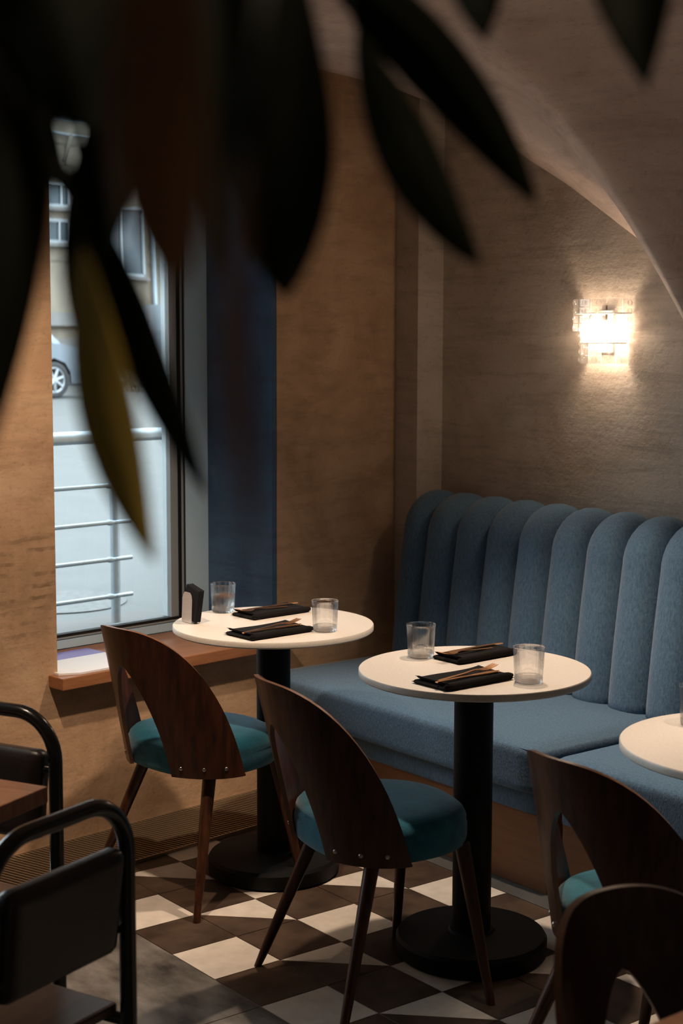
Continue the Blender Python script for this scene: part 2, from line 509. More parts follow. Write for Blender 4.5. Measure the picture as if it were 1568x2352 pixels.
# window wall, built in its own turned frame: local x = into the room, y = along the wall
bm = bmesh.new()
S0, S1, WZ0, WZ1 = -0.267, 0.66, 0.505, 2.35
TH = 0.45
V0, V1 = -2.40, -1.10                          # a second window, further along the wall
U0, U1 = -4.35, -3.05                          # and a third
box(bm, (-TH, -4.9, -0.1), (0, U0, 2.9))
box(bm, (-TH, U1, -0.1), (0, V0, 2.9))
box(bm, (-TH, U0, -0.1), (0, U1, WZ0))
box(bm, (-TH, U0, WZ1), (0, U1, 2.9))
box(bm, (-TH, V1, -0.1), (0, S0, 2.9))
box(bm, (-TH, V0, -0.1), (0, V1, WZ0))
box(bm, (-TH, V0, WZ1), (0, V1, 2.9))
box(bm, (-TH, S1, -0.1), (0, 1.42, 2.9))
box(bm, (-TH, S0, -0.1), (0, S1, WZ0))
box(bm, (-TH, S0, WZ1), (0, S1, 2.9))
tag(obj('wall_left', bm, 'plaster', loc=WP, rot=(0, 0, WA)), kind='structure')
bm = bmesh.new()
prism(bm, ((-0.0015, 0.662), (-0.0015, 0.637), (-0.30, 0.600), (-0.33, 0.600), (-0.33, 0.662)), 0.547, WZ1)
tag(obj('trim_1', bm, 'blue', loc=WP, rot=(0, 0, WA)), 'blue plastered window reveal right of the pane', kind='structure')

# wall behind the bench, pilaster in the corner, the rest of the shell
bm = bmesh.new(); box(bm, (-1.75, YB, -0.1), (5.0, YB + 0.2, 2.9))
tag(obj('wall_back', bm, 'plaster_back'), kind='structure')
bm = bmesh.new(); prism(bm, ((-1.42, 1.503), (-1.232, 1.505), (-1.242, YB + 0.02), (-1.42, YB + 0.02)), 0.0, 2.7)
tag(obj('trim_2', bm, 'plaster_back'), 'narrow plastered pilaster in the corner', kind='structure')
bm = bmesh.new(); box(bm, (4.9, -4.6, -0.1), (5.1, 1.9, 2.9))
tag(obj('wall_right', bm, 'plaster_back'), kind='structure')
bm = bmesh.new(); box(bm, (-1.6, -4.7, -0.1), (5.0, -4.5, 2.9))
tag(obj('wall_front', bm, 'plaster'), kind='structure')


def arch(x):
    pts = ((-1.7, 2.535), (-1.3, 2.47), (-1.0, 2.315), (-0.83, 2.21), (-0.62, 2.10), (-0.40, 1.965), (-0.25, 1.872), (-0.19, 1.80), (-0.11, 1.676), (-0.05, 1.56), (0.05, 1.42))
    if x > 0.05:
        x = 0.1 - x
    if x <= pts[0][0]:
        return pts[0][1]
    for (a, za), (b, zb) in zip(pts, pts[1:]):
        if x <= b:
            k = (x - a) / (b - a)
            return za + (zb - za) * k
    return pts[-1][1]


bm = bmesh.new()
xs = [-1.75 + 0.045 * i for i in range(151)]
ys = [YB + 0.03 - 0.03, YB - 0.02] + [YB - 0.05 * i for i in range(1, 36)] + [-0.4, -1.5, -4.6]
rows = []
for y in ys:
    t = max(0.0, min(1.0, (YB - y) / 1.6))
    f = 1 - (1 - t) ** 2
    rows.append([bm.verts.new((x, y, arch(x) + (CEIL - arch(x)) * f)) for x in xs])
for A, B in zip(rows, rows[1:]):
    for i in range(len(xs) - 1):
        bm.faces.new((A[i], A[i + 1], B[i + 1], B[i]))
top = [bm.verts.new(p) for p in ((-1.75, YB, 2.9), (5.0, YB, 2.9), (5.0, -4.6, 2.9), (-1.75, -4.6, 2.9))]
bm.faces.new(top)
o = obj('ceiling', bm, 'plaster_ceiling', smooth=True)
tag(o, kind='structure')

# window: frame, beads, gaskets, pane
win = thing('window_1', 'tall grey framed window looking onto the street', 'window', WP, WA, kind='structure')
bm = bmesh.new()
box(bm, (-0.36, 0.500, 0.551), (-0.30, 0.602, WZ1)); box(bm, (-0.36, -0.32, 0.551), (-0.30, 0.500, 0.579))
box(bm, (-0.36, -0.36, 0.551), (-0.30, -0.30, WZ1)); box(bm, (-0.36, -0.30, WZ1 - 0.06), (-0.30, 0.500, WZ1))
obj('window_frame', bm, 'frame_grey', win)
bm = bmesh.new()
box(bm, (-0.355, 0.489, 0.579), (-0.306, 0.500, WZ1 - 0.05)); box(bm, (-0.350, 0.467, 0.589), (-0.304, 0.480, WZ1 - 0.05))
box(bm, (-0.355, -0.30, 0.579), (-0.306, 0.489, 0.582)); box(bm, (-0.350, -0.30, 0.588), (-0.304, 0.467, 0.598))
box(bm, (-0.36, -0.32, 0.5472), (-0.302, 0.602, 0.551))
obj('gasket', bm, 'gasket', win)
bm = bmesh.new()
box(bm, (-0.352, 0.480, 0.582), (-0.303, 0.489, WZ1 - 0.05)); box(bm, (-0.352, 0.434, 0.598), (-0.308, 0.467, WZ1 - 0.05))
box(bm, (-0.352, -0.30, 0.582), (-0.303, 0.480, 0.588))
obj('glazing_bead', bm, 'frame_pale', win)
bm = bmesh.new(); box(bm, (-0.330, -0.31, 0.596), (-0.324, 0.436, WZ1 - 0.05))
obj('glass_pane', bm, 'pane', win)

for nm, lb, q0, q1 in (('window_2', 'second street window further left along the wall', V0, V1), ('window_3', 'third street window, furthest left along the wall', U0, U1)):
    w2 = thing(nm, lb, 'window', WP, WA, kind='structure')
    bm = bmesh.new()
    box(bm, (-0.36, q0, WZ0), (-0.30, q0 + 0.07, WZ1)); box(bm, (-0.36, q1 - 0.07, WZ0), (-0.30, q1, WZ1))
    box(bm, (-0.36, q0 + 0.07, WZ0), (-0.30, q1 - 0.07, WZ0 + 0.08)); box(bm, (-0.36, q0 + 0.07, WZ1 - 0.07), (-0.30, q1 - 0.07, WZ1))
    obj('window_frame', bm, 'frame_grey', w2)
    bm = bmesh.new(); box(bm, (-0.345, q0 + 0.06, WZ0 + 0.07), (-0.339, q1 - 0.06, WZ1 - 0.06))
    obj('glass_pane', bm, 'pane', w2)

# oak sill
bm = bbox((-0.305, -0.30, 0.510), (0.075, 0.672, 0.547), 0.003)
tag(obj('trim_3', bm, 'oak', loc=WP, rot=(0, 0, WA)), 'oak window sill board', kind='structure')

# floor grille along the window wall
gr = thing('floor_grille', 'bronze slatted convector grille in the floor along the window wall', 'grille', WP, WA)
bm = bmesh.new(); box(bm, (0.002, -3.2, -0.02), (0.302, 0.60, 0.0012))
obj('trough', bm, 'pit', gr)
bm = bmesh.new()
box(bm, (0.0, -3.2, 0.0), (0.006, 0.60, 0.010)); box(bm, (0.300, -3.2, 0.0), (0.306, 0.60, 0.010))
obj('edge_frame', bm, 'brass', gr)
bm = bmesh.new()
y = -3.16
while y < 0.52:
    d = 0.06
    p = [(0.006, y), (0.300, y + d), (0.300, y + d + 0.0042), (0.006, y + 0.0042)]
    prism(bm, p, 0.004, 0.008)
    y += 0.0165
obj('slats', bm, 'brass', gr)

# ------------------------------------------------------------------ bench along the back wall
CH = 0.155


def soft_block(lo, hi, r, bulge=0.0, seg=5):
    """upholstered block: rounded edges, slight crown on top"""
    bm = bmesh.new()
    box(bm, lo, hi)
    bmesh.ops.subdivide_edges(bm, edges=list(bm.edges), cuts=14, use_grid_fill=True)
    cx, cy = (lo[0] + hi[0]) / 2, (lo[1] + hi[1]) / 2
    for v in bm.verts:
        # round the box
        q = Vector((max(lo[0] + r, min(hi[0] - r, v.co.x)), max(lo[1] + r, min(hi[1] - r, v.co.y)), max(lo[2] + r, min(hi[2] - r, v.co.z))))
        d = v.co - q
        if d.length > 1e-6:
            v.co = q + d.normalized() * min(d.length, r)
        if bulge and v.co.z > (lo[2] + hi[2]) / 2:
            kx = 1 - ((v.co.x - cx) / (hi[0] - cx)) ** 4
            ky = 1 - ((v.co.y - cy) / (hi[1] - cy)) ** 4
            v.co.z += bulge * max(0, kx) * max(0, ky)
    return bm


def channel(x0, x1):
    """one padded back channel, leaning back and rolled over the top"""
    bm = bmesh.new()
    path = []
    for i in range(9):
        t = i / 8
        path.append((1.405 + 0.055 * t ** 1.3, 0.40 + 0.475 * t))
    c, r0 = (1.555, 0.875), 0.095
    for i in range(1, 10):
        a = PI - (PI * 0.62) * i / 9
        path.append((c[0] + r0 * math.cos(a), c[1] + 0.105 * math.sin(a)))
    path.append((YB - 0.004, 0.955))
    rows = []
    n = 12
    for k, (py, pz) in enumerate(path):
        a = path[max(k - 1, 0)]; b = path[min(k + 1, len(path) - 1)]
        t = Vector((b[0] - a[0], b[1] - a[1])).normalized()
        nr = (-t.y, t.x)                    # outward (toward the room / up)
        fade = 1.0 if k < len(path) - 1 else 0.3
        row = []
        for i in range(n + 1):
            u = -1 + 2 * i / n
            h = 0.050 * (max(0.0, 1 - abs(u) ** 2.2)) ** 0.62 * fade
            row.append(bm.verts.new((x0 + (x1 - x0) * i / n, py + nr[0] * h, pz + nr[1] * h)))
        rows.append(row)
    for A, B in zip(rows, rows[1:]):
        for i in range(n):
            bm.faces.new((A[i], A[i + 1], B[i + 1], B[i]))
    # back side closes the pad against its board
    bl = [bm.verts.new((x, YB - 0.004, z)) for x, z in ((x0, 0.40), (x1, 0.40), (x1, 0.95), (x0, 0.95))]
    bm.faces.new([rows[0][i] for i in range(n, -1, -1)] + [bl[0], bl[1]])
    bm.faces.new(bl)
    bm.faces.new([r[0] for r in rows] + [bl[3], bl[0]])
    bm.faces.new([r[-1] for r in rows][::-1] + [bl[1], bl[2]])
    bm.faces.new([rows[-1][i] for i in range(n + 1)] + [bl[2], bl[3]])
    return bm


def bench(name, label, x0, x1, ch):
    t = thing(name, label, 'bench', (0, 0, 0), group='channel backed benches')
    obj('kick_board', bbox((x0, 0.878, 0.0), (x1, 0.90, 0.225), 0.002), 'kick', t)
    obj('base_frame', bbox((x0, 0.90, 0.0), (x1, YB - 0.01, 0.30), 0.002), 'kick', t)
    obj('apron', soft_block((x0, 0.868, 0.222), (x1, 0.96, 0.302), 0.012), 'sofa', t, True)
    s = obj('seat_cushion', soft_block((x0, 0.835, 0.288), (x1, 1.44, 0.428), 0.022, 0.016), 'sofa', t, True)
    bm = bmesh.new()
    tube(bm, ((x0 + 0.02, 0.8418, 0.4212), (x1 - 0.02, 0.8418, 0.4212)), 0.0012, 6)
    obj('seam', bm, 'sofa', s)
    bk = obj('backrest', bbox((ch[0], YB - 0.05, 0.30), (ch[-1], YB - 0.002, 0.93), 0.004), 'sofa', t)
    for a, b in zip(ch, ch[1:]):
        obj('channel', channel(a + 0.0006, b - 0.0006), 'sofa', bk, True)
    return t


bench('upholstered_bench', 'blue bench in the corner beside the window with tall vertical channelled back', -1.262, 0.082,
      [-1.228, -1.10] + [-0.945 + CH * i for i in range(8)])
bench('upholstered_bench', 'blue bench at the right edge behind the rightmost round table', 0.142, 1.75,
      [-0.945 + CH * i for i in range(7, 18)])


# ------------------------------------------------------------------ round tables
def make_table():
    t = thing('round_table', 'x', 'table', group='round cafe tables')
    bm = bmesh.new()
    lathe(bm, ((0, 0.730), (0.288, 0.730), (0.2925, 0.732), (0.2955, 0.735), (0.2955, 0.7475), (0.2935, 0.750), (0, 0.750)), 96)
    sharp(obj('tabletop', bm, 'terrazzo', t), 40)
    bm = bmesh.new()
    lathe(bm, ((0, 0.722), (0.16, 0.722), (0.16, 0.7299), (0, 0.7299)), 48)
    sharp(obj('mounting_plate', bm, 'black', t), 40)
    bm = bmesh.new()
    lathe(bm, ((0, 0.056), (0.050, 0.056), (0.050, 0.722), (0, 0.722)), 48)
    sharp(obj('column', bm, 'black', t), 40)
    bm = bmesh.new()
    lathe(bm, ((0, 0), (0.186, 0), (0.195, 0.008), (0.196, 0.045), (0.190, 0.055), (0.06, 0.062), (0.056, 0.066), (0, 0.066)), 80)
    sharp(obj('base', bm, 'black', t), 30)
    return t


TB = [(-0.566, 0.383), (0.258, 0.425), (1.173, 0.396)]
TL = ['round pale topped table beside the window with a napkin holder on it',
      'round pale topped table in the middle on a thick black column',
      'round pale topped table cut off by the right edge of the photo']
t0 = make_table()
for k, (p, l) in enumerate(zip(TB, TL)):
    o = t0 if k == 0 else copy_tree(t0)
    o.location = (p[0], p[1], 0)
    o['label'] = l


# ------------------------------------------------------------------ bentwood chairs
A_, B_, LA, LB, HT, PHE, PT, QT, HC, PHC, PC, QC, ZB = (0.2286, 0.1737, -0.0096, 0.261, 0.7973, 1.5477, 3.0061, 0.9303, 0.6883, 0.4206, 1.4576, 1.9892, 0.3728)
FX, FR, FF, TX, TR, TF = 0.2329, -0.1884, 0.2135, 0.1406, -0.0592, 0.1839


def shell_pt(phi, z, inset=0.0):
    x = math.sin(phi) * (A_ + LA * (z - ZB) - inset)
    y = -math.cos(phi) * (B_ + LB * (z - ZB) - inset)
    return (x, y, z)


def shell_mesh():
    bm = bmesh.new()
    phis = sorted(set([round(PHE * (math.sin(PI / 2 * s)), 5) for s in [i / 26 - 1 for i in range(53)]] +
                      [round(PHC * math.sin(PI / 2 * s), 5) for s in [i / 14 - 1 for i in range(29)]]))
    nz = 22
    th = 0.011
    outer, inner = [], []
    for p in phis:
        s = min(1, abs(p) / PHE)
        zt = ZB + (HT - ZB) * max(0, 1 - s ** PT) ** (1 / QT)
        zl = ZB
        if abs(p) < PHC:
            zl = ZB + (HC - ZB) * max(0, 1 - (abs(p) / PHC) ** PC) ** (1 / QC)
        zt = max(zt, zl + 0.006)
        outer.append([bm.verts.new(shell_pt(p, zl + (zt - zl) * k / nz)) for k in range(nz + 1)])
        inner.append([bm.verts.new(shell_pt(p, zl + (zt - zl) * k / nz, th)) for k in range(nz + 1)])
    n = len(phis)
    for i in range(n - 1):
        for k in range(nz):
            bm.faces.new((outer[i][k], outer[i + 1][k], outer[i + 1][k + 1], outer[i][k + 1])).smooth = True
            bm.faces.new((inner[i][k], inner[i][k + 1], inner[i + 1][k + 1], inner[i + 1][k])).smooth = True
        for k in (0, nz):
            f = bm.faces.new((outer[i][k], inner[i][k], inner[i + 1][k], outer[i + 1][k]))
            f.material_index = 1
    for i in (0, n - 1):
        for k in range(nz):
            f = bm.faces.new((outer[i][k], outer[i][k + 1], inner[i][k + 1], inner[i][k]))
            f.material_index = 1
    return bm


def seat_mesh():
    bm = bmesh.new()
    a, br, bf = 0.2140, 0.1590, 0.240
    seg = 64

    def ring(scale, z, ins=0.0):
        out = []
        for i in range(seg):
            t = 2 * PI * i / seg
            c, s = math.cos(t), math.sin(t)
            e = 2 / 2.35
            x = (a - ins) * math.copysign(abs(c) ** e, c) * scale
            y = (bf - ins if s > 0 else br - ins) * math.copysign(abs(s) ** e, s) * scale
            out.append(bm.verts.new((x, y, z)))
        return out
    rings = [ring(0.93, 0.372), ring(0.985, 0.376), ring(1.0, 0.392), ring(1.0, 0.418), ring(1.0, 0.4265, 0.003), ring(0.992, 0.436), ring(0.965, 0.450), ring(0.90, 0.463), ring(0.75, 0.473), ring(0.5, 0.478), ring(0.2, 0.480)]
    for A, B in zip(rings, rings[1:]):
        for i in range(seg):
            bm.faces.new((A[i], A[(i + 1) % seg], B[(i + 1) % seg], B[i]))
    bm.faces.new(rings[0][::-1]); bm.faces.new(rings[-1])
    return bm


def make_chair():
    t = thing('bentwood_chair', 'x', 'chair', group='bentwood chairs with teal seats')
    sharp(obj('backrest', shell_mesh(), ['walnut', 'walnut_lit_edge'], t), 60)
    obj('seat', seat_mesh(), 'teal', t, True)
    for sx in (-1, 1):
        for (fy, ty) in ((FR, TR), (FF, TF)):
            bm = bmesh.new()
            a = Vector((sx * FX, fy, 0)); b = Vector((sx * TX, ty, 0.378))
            pts = [a + (b - a) * k / 8 for k in range(9)]
            tube(bm, pts, [0.0105 + 0.0085 * k / 8 for k in range(9)], 20)
            # flat foot on the floor
            for v in bm.verts:
                if v.co.z < 0.02:
                    v.co.z = max(0.0, v.co.z) if v.co.z > 0.008 else 0.0
            sharp(obj('leg', bm, 'walnut', t), 50)
    for p in (-1.22, -0.90, -0.58, 0.58, 0.90, 1.22):
        bm = bmesh.new()
        c = Vector(shell_pt(p, ZB + 0.028, -0.001)); nr = Vector((math.sin(p), -math.cos(p), 0))
        tube(bm, (c - nr * 0.004, c + nr * 0.0005, c + nr * 0.0018), (0.0055, 0.0055, 0.0035), 12)
        obj('screw', bm, 'screw', t, True)
    return t


c0 = make_chair()
CHAIRS = [(-0.6038, 0.129, 0.1225, 'dark bentwood chair nearest the window under the table with the napkin holder'),
          (0.2571, 0.0776, -0.1836, 'dark bentwood chair at the middle round table'),
          (1.1158, 0.1261, -0.0628, 'dark bentwood chair at the right hand round table half hidden by another chair'),
          (1.925, -0.645, -1.757, 'nearest dark bentwood chair with a round arched back in the lower right corner')]
for k, (x, y, r, l) in enumerate(CHAIRS):
    o = c0 if k == 0 else copy_tree(c0)
    o.location = (x, y, 0)
    o.rotation_euler = (0, 0, r)
    o['label'] = l


# ------------------------------------------------------------------ black tube chairs and wooden tables
def make_tube_chair():
    """local: back frame in the x-z plane at y = 0, sitter faces +y; right post at x = +w"""
    t = thing('metal_chair', 'x', 'chair', group='black tube chairs')
    w, top, r = 0.165, 0.825, 0.095
    X, Z = Vector((1, 0, 0)), Vector((0, 0, 1))
    pts = [Vector((-w, 0, 0.0)), Vector((-w, 0, 0.3)), Vector((-w, 0, top - r))]
    pts += arc_pts((-w + r, 0, top - r), r, PI, PI / 2, 10, X, Z)
    pts += arc_pts((w - r, 0, top - r), r, PI / 2, 0, 10, X, Z)
    pts += [Vector((w, 0, 0.3)), Vector((w, 0, 0.0))]
    bm = bmesh.new(); tube(bm, pts, 0.0145, 16)
    obj('back_frame', bm, 'black_gloss', t, True)
    bm = soft_block((-0.138, -0.012, 0.562), (0.138, 0.030, 0.748), 0.018)
    bmesh.ops.rotate(bm, verts=bm.verts, cent=(0, 0, 0.60), matrix=Matrix.Rotation(math.radians(7), 3, 'X'))
    obj('backrest_pad', bm, 'vinyl', t, True)
    bm = bmesh.new()
    for z in (0.60, 0.71):
        tube(bm, ((-w, 0, z), (w, 0, z)), 0.007, 8)
    obj('pad_rail', bm, 'black_gloss', t, True)
    obj('seat', bbox((-0.158, 0.018, 0.442), (0.158, 0.385, 0.462), 0.006), 'seat_wood', t)
    bm = bmesh.new()
    for sx in (-1, 1):
        tube(bm, ((sx * w, 0, 0.43), (sx * w * 0.93, 0.34, 0.43)), 0.011, 10)
    tube(bm, ((-w * 0.93, 0.34, 0.43), (w * 0.93, 0.34, 0.43)), 0.011, 10)
    obj('seat_frame', bm, 'black_gloss', t, True)
    for sx in (-1, 1):
        bm = bmesh.new(); tube(bm, ((sx * w * 0.93, 0.34, 0.43), (sx * w, 0.385, 0.0)), 0.0135, 14)
        obj('leg', bm, 'black_gloss', t, True)
    return t


mc = make_tube_chair()
d = Vector((math.cos(math.radians(110)), math.sin(math.radians(110)), 0))   # along the near chair's back
ctr = Vector((0.905, -0.965, 0)) - d * 0.165
mc.location = ctr
mc.rotation_euler = (0, 0, math.radians(110))
mc['label'] = 'nearest black tube chair with a padded back seen from behind in the lower left'
o = copy_tree(mc)
d2 = Vector((math.cos(math.radians(25)), math.sin(math.radians(25)), 0))
ctr = Vector((0.335, -0.80, 0)) - d2 * 0.165
o.location = ctr
o.rotation_euler = (0, 0, math.radians(205))
o['label'] = 'black tube chair at the left edge beyond the wooden tabletop, its padded back toward us'


def wood_table(label, loc, rz, lx, ly):
    """local origin at a top corner; the top runs to -x and -y"""
    t = thing('wooden_table', label, 'table', (loc[0], loc[1], 0), rz, group='square wooden tables')
    obj('tabletop', bbox((-lx, -ly, 0.718), (0, 0, 0.750), 0.003), 'oak_table', t)
    cx, cy = -lx / 2, -ly / 2
    obj('support_frame', bbox((-lx + 0.05, -ly + 0.05, 0.700), (-0.05, -0.05, 0.718), 0.002), 'black', t)
    bm = bmesh.new(); lathe(bm, ((0, 0.03), (0.035, 0.03), (0.035, 0.70), (0, 0.70)), 32, (cx, cy))
    sharp(obj('column', bm, 'black', t), 40)
    bm = bmesh.new(); lathe(bm, ((0, 0), (0.20, 0), (0.20, 0.012), (0.06, 0.03), (0, 0.03)), 48, (cx, cy))
    sharp(obj('base', bm, 'black', t), 30)
    return t


wood_table('square wooden tabletop corner at the left edge between the two tube chairs', (0.546, -0.925), math.radians(26), 0.65, 0.65)
wood_table('wooden tabletop corner lit orange in the lower right corner of the photo', (2.62, -0.42), 0.0, 0.70, 0.70)


# ------------------------------------------------------------------ tableware
TZ = 0.7502


def make_tumbler():
    t = bpy.data.objects.new('tumbler', None); COL.objects.link(t)
    bm = bmesh.new()
    prof = [(0.0345, 0.006), (0.0355, 0.022), (0.0385, 0.080), (0.0392, 0.088), (0.0388, 0.0892),
            (0.0378, 0.0885), (0.0365, 0.080), (0.0335, 0.024), (0.0325, 0.0190), (0.0345, 0.006)]

    def rmod(a, k):
        if 0 <= k <= 2:
            q = abs(((a * 14 / (2 * PI)) % 1) - 0.5) * 2
            return 1 - 0.040 * max(0, (q - 0.86) / 0.14)
        return 1.0
    lathe(bm, prof, 196, rmod=rmod)
    obj('glass_body', bm, 'glass', t, True)
    bm = bmesh.new()
    lathe(bm, [(0, 0.0), (0.030, 0.0), (0.033, 0.002), (0.0343, 0.006), (0.0345, 0.013), (0.031, 0.0185), (0.024, 0.0165), (0, 0.0155)], 96,
          rmod=lambda a, k: 1 + 0.02 * math.sin(14 * a) * (2 <= k <= 5))
    obj('thick_base', bm, 'glass_thick', t, True)
    return t


GL = [(-0.815, 0.371, 'tumbler half full of water beside the napkin holder'),
      (-0.377, 0.430, 'empty ribbed tumbler at the right side of the table by the window'),
      (0.069, 0.408, 'empty ribbed tumbler at the left side of the middle round table'),
      (0.458, 0.420, 'empty ribbed tumbler at the right side of the middle round table'),
      (0.985, 0.410, 'tumbler on the right hand table, cut by the edge of the photo')]
g0 = make_tumbler()
g0.empty_display_size = 0.03
for k, (x, y, l) in enumerate(GL):
    o = g0 if k == 0 else copy_tree(g0)
    o.location = (x, y, TZ)
    o.rotation_euler = (0, 0, 0.3 * k)
    tag(o, l, 'glass', 'ribbed tumblers')
bm = bmesh.new()
lathe(bm, ((0, 0.0165), (0.024, 0.0175), (0.0308, 0.0195), (0.0332, 0.025), (0.0352, 0.056), (0, 0.056)), 64)
w_ = obj('water', bm, 'water', g0, True)
w_['label'] = 'clear water'


def napkin_mesh(L, Wd, seed, curl):
    """a folded napkin: one soft pad of layers, its upper flap a little smaller, one long edge rolled; long axis x"""
    rnd = random.Random(seed)
    bm = bmesh.new()
    lays = ((0.0002, 0.0092, 0.0, 0.0), (0.0085, 0.0062, 0.010, 0.006))
    for lay, (z0, th, dx, dy) in enumerate(lays):
        nx, ny = 40, 20
        tops, bots = [], []
        ph = rnd.random() * 6
        for i in range(nx + 1):
            u = i / nx
            rt, rb = [], []
            for j in range(ny + 1):
                v = j / ny
                x = (u - 0.5) * (L - dx) + dx * 0.3
                y = (v - 0.5) * (Wd - dy) + 0.002 * math.sin(4 * u + ph) + dy * 0.2
                edge = max(0, 1 - min(u * L, (1 - u) * L, v * Wd, (1 - v) * Wd) / 0.006)
                wave = 0.0008 * math.sin(7 * u + 3 * v + ph)
                lift = lay * curl * (0.8 * max(0, 1 - u / 0.10) ** 2 + 0.5 * max(0, (u - 0.8) / 0.2) ** 2 * max(0, v - 0.3))
                body = 0.5 * th * math.sqrt(max(0.0, 1 - edge ** 2))
                mid = z0 + th / 2 + (wave if lay else 0) + lift
                rt.append(bm.verts.new((x, y, mid + max(body, 0.0003)))); rb.append(bm.verts.new((x, y, max(0.0001, mid - max(body, 0.0003)))))
            tops.append(rt); bots.append(rb)
        for i in range(nx):
            for j in range(ny):
                bm.faces.new((tops[i][j], tops[i + 1][j], tops[i + 1][j + 1], tops[i][j + 1]))
                bm.faces.new((bots[i][j], bots[i][j + 1], bots[i + 1][j + 1], bots[i + 1][j]))
        for i in range(nx):
            bm.faces.new((tops[i][0], bots[i][0], bots[i + 1][0], tops[i + 1][0]))
            bm.faces.new((tops[i][ny], tops[i + 1][ny], bots[i + 1][ny], bots[i][ny]))
        for j in range(ny):
            bm.faces.new((tops[0][j], tops[0][j + 1], bots[0][j + 1], bots[0][j]))
            bm.faces.new((tops[nx][j], bots[nx][j], bots[nx][j + 1], tops[nx][j + 1]))
    # rolled long edge nearest the camera (+x side of the table)
    pts, rr = [], []
    for i in range(21):
        u = i / 20
        pts.append(((u - 0.5) * L, -Wd * 0.5 + 0.007, 0.0098 + 0.0008 * math.sin(6 * u + seed)))
        rr.append(0.0095 * (1 - abs(2 * u - 1) ** 14 * 0.5))
    tube(bm, pts, rr, 14)
    return bm


def strip(bm, pts, widths, th):
    """a flat bar swept along x with given half widths and thickness"""
    T_, B2 = [], []
    for (x, z), w in zip(pts, widths):
        T_.append((bm.verts.new((x, -w, z + th)), bm.verts.new((x, w, z + th))))
        B2.append((bm.verts.new((x, -w, z)), bm.verts.new((x, w, z))))
    for i in range(len(pts) - 1):
        bm.faces.new((T_[i][0], T_[i + 1][0], T_[i + 1][1], T_[i][1]))
        bm.faces.new((B2[i][0], B2[i][1], B2[i + 1][1], B2[i + 1][0]))
        bm.faces.new((T_[i][0], B2[i][0], B2[i + 1][0], T_[i + 1][0]))
        bm.faces.new((T_[i][1], T_[i + 1][1], B2[i + 1][1], B2[i][1]))
    for k in (0, -1):
        bm.faces.new((T_[k][0], T_[k][1], B2[k][1], B2[k][0]))


def fork_mesh():
    bm = bmesh.new()
    pts = [(-0.095, 0.0), (-0.06, 0.001), (-0.01, 0.003), (0.025, 0.006), (0.040, 0.005), (0.048, 0.003), (0.060, 0.002)]
    strip(bm, pts, [0.0045, 0.0048, 0.0035, 0.0028, 0.005, 0.0095, 0.0108], 0.0022)
    for k in range(4):
        y = -0.0093 + 0.0062 * k
        b2 = bmesh.new()
        strip(b2, [(0.058, 0.002), (0.075, 0.004), (0.092, 0.0075), (0.100, 0.0095)], [0.0015, 0.0014, 0.0012, 0.0006], 0.0018)
        for v in b2.verts: v.co.y += y
        me = bpy.data.meshes.new('tmp'); b2.to_mesh(me); b2.free(); bm.from_mesh(me); bpy.data.meshes.remove(me)
    return bm


def knife_mesh():
    bm = bmesh.new()
    pts = [(-0.105, 0.0), (-0.08, 0.0008), (-0.02, 0.0012), (0.0, 0.001), (0.02, 0.0008), (0.07, 0.0006), (0.095, 0.0004), (0.105, 0.0004)]
    strip(bm, pts, [0.0042, 0.0048, 0.0042, 0.0036, 0.0062, 0.0085, 0.0070, 0.0012], 0.0026)
    return bm


def yaw_of(a, b):
    return math.atan2(b[1] - a[1], b[0] - a[0])


# napkin: centre x, y, yaw of the long axis, length, width
NP = [((0.352, 0.302), math.radians(91), 0.225, 0.125, 'black folded napkin on the near side of the middle round table', 'near', 'middle'),
      ((0.150, 0.528), math.radians(92), 0.215, 0.105, 'black folded napkin on the far side of the middle round table', 'far', 'middle'),
      ((-0.448, 0.285), math.radians(93), 0.225, 0.130, 'black folded napkin on the near side of the table by the window', 'near', 'window'),
      ((-0.700, 0.470), math.radians(94), 0.225, 0.115, 'black folded napkin on the far side of the table by the window', 'far', 'window')]
fork_me = knife_me = None
for k, ((nx_, ny_), a, L_, Wd_, l, side, tb) in enumerate(NP):
    nap = obj('cloth_napkin', napkin_mesh(L_, Wd_, k + 3, 0.009), 'napkin', smooth=True, loc=(nx_, ny_, TZ), rot=(0, 0, a))
    tag(nap, l, 'napkin', 'folded black napkins')
    if fork_me is None:
        f = obj('fork', fork_mesh(), 'copper', smooth=False); kn = obj('knife', knife_mesh(), 'copper')
        fork_me, knife_me = f.data, kn.data
    else:
        f = bpy.data.objects.new('fork', fork_me); kn = bpy.data.objects.new('knife', knife_me)
        COL.objects.link(f); COL.objects.link(kn)
    R = Matrix.Rotation(a, 3, 'Z')
    flip = 0 if side == 'near' else PI
    po_f = R @ Vector((0.010 if side == 'near' else -0.030, -0.002, 0)); po_k = R @ Vector((-0.008 if side == 'near' else 0.018, -0.026 if side == 'near' else 0.022, 0))
    f.location = (nx_ + po_f.x, ny_ + po_f.y, TZ + 0.0160)
    f.rotation_euler = (0, -0.03 if side == 'near' else -0.02, a + flip + 0.02)
    kn.location = (nx_ + po_k.x, ny_ + po_k.y, TZ + 0.0165)
    kn.rotation_euler = (0, 0, a + flip)
    where = 'middle round table' if tb == 'middle' else 'table by the window'
    tag(f, 'copper fork on the %s napkin of the %s' % (side, where), 'fork', 'copper forks')
    tag(kn, 'copper knife on the %s napkin of the %s' % (side, where), 'knife', 'copper knives')

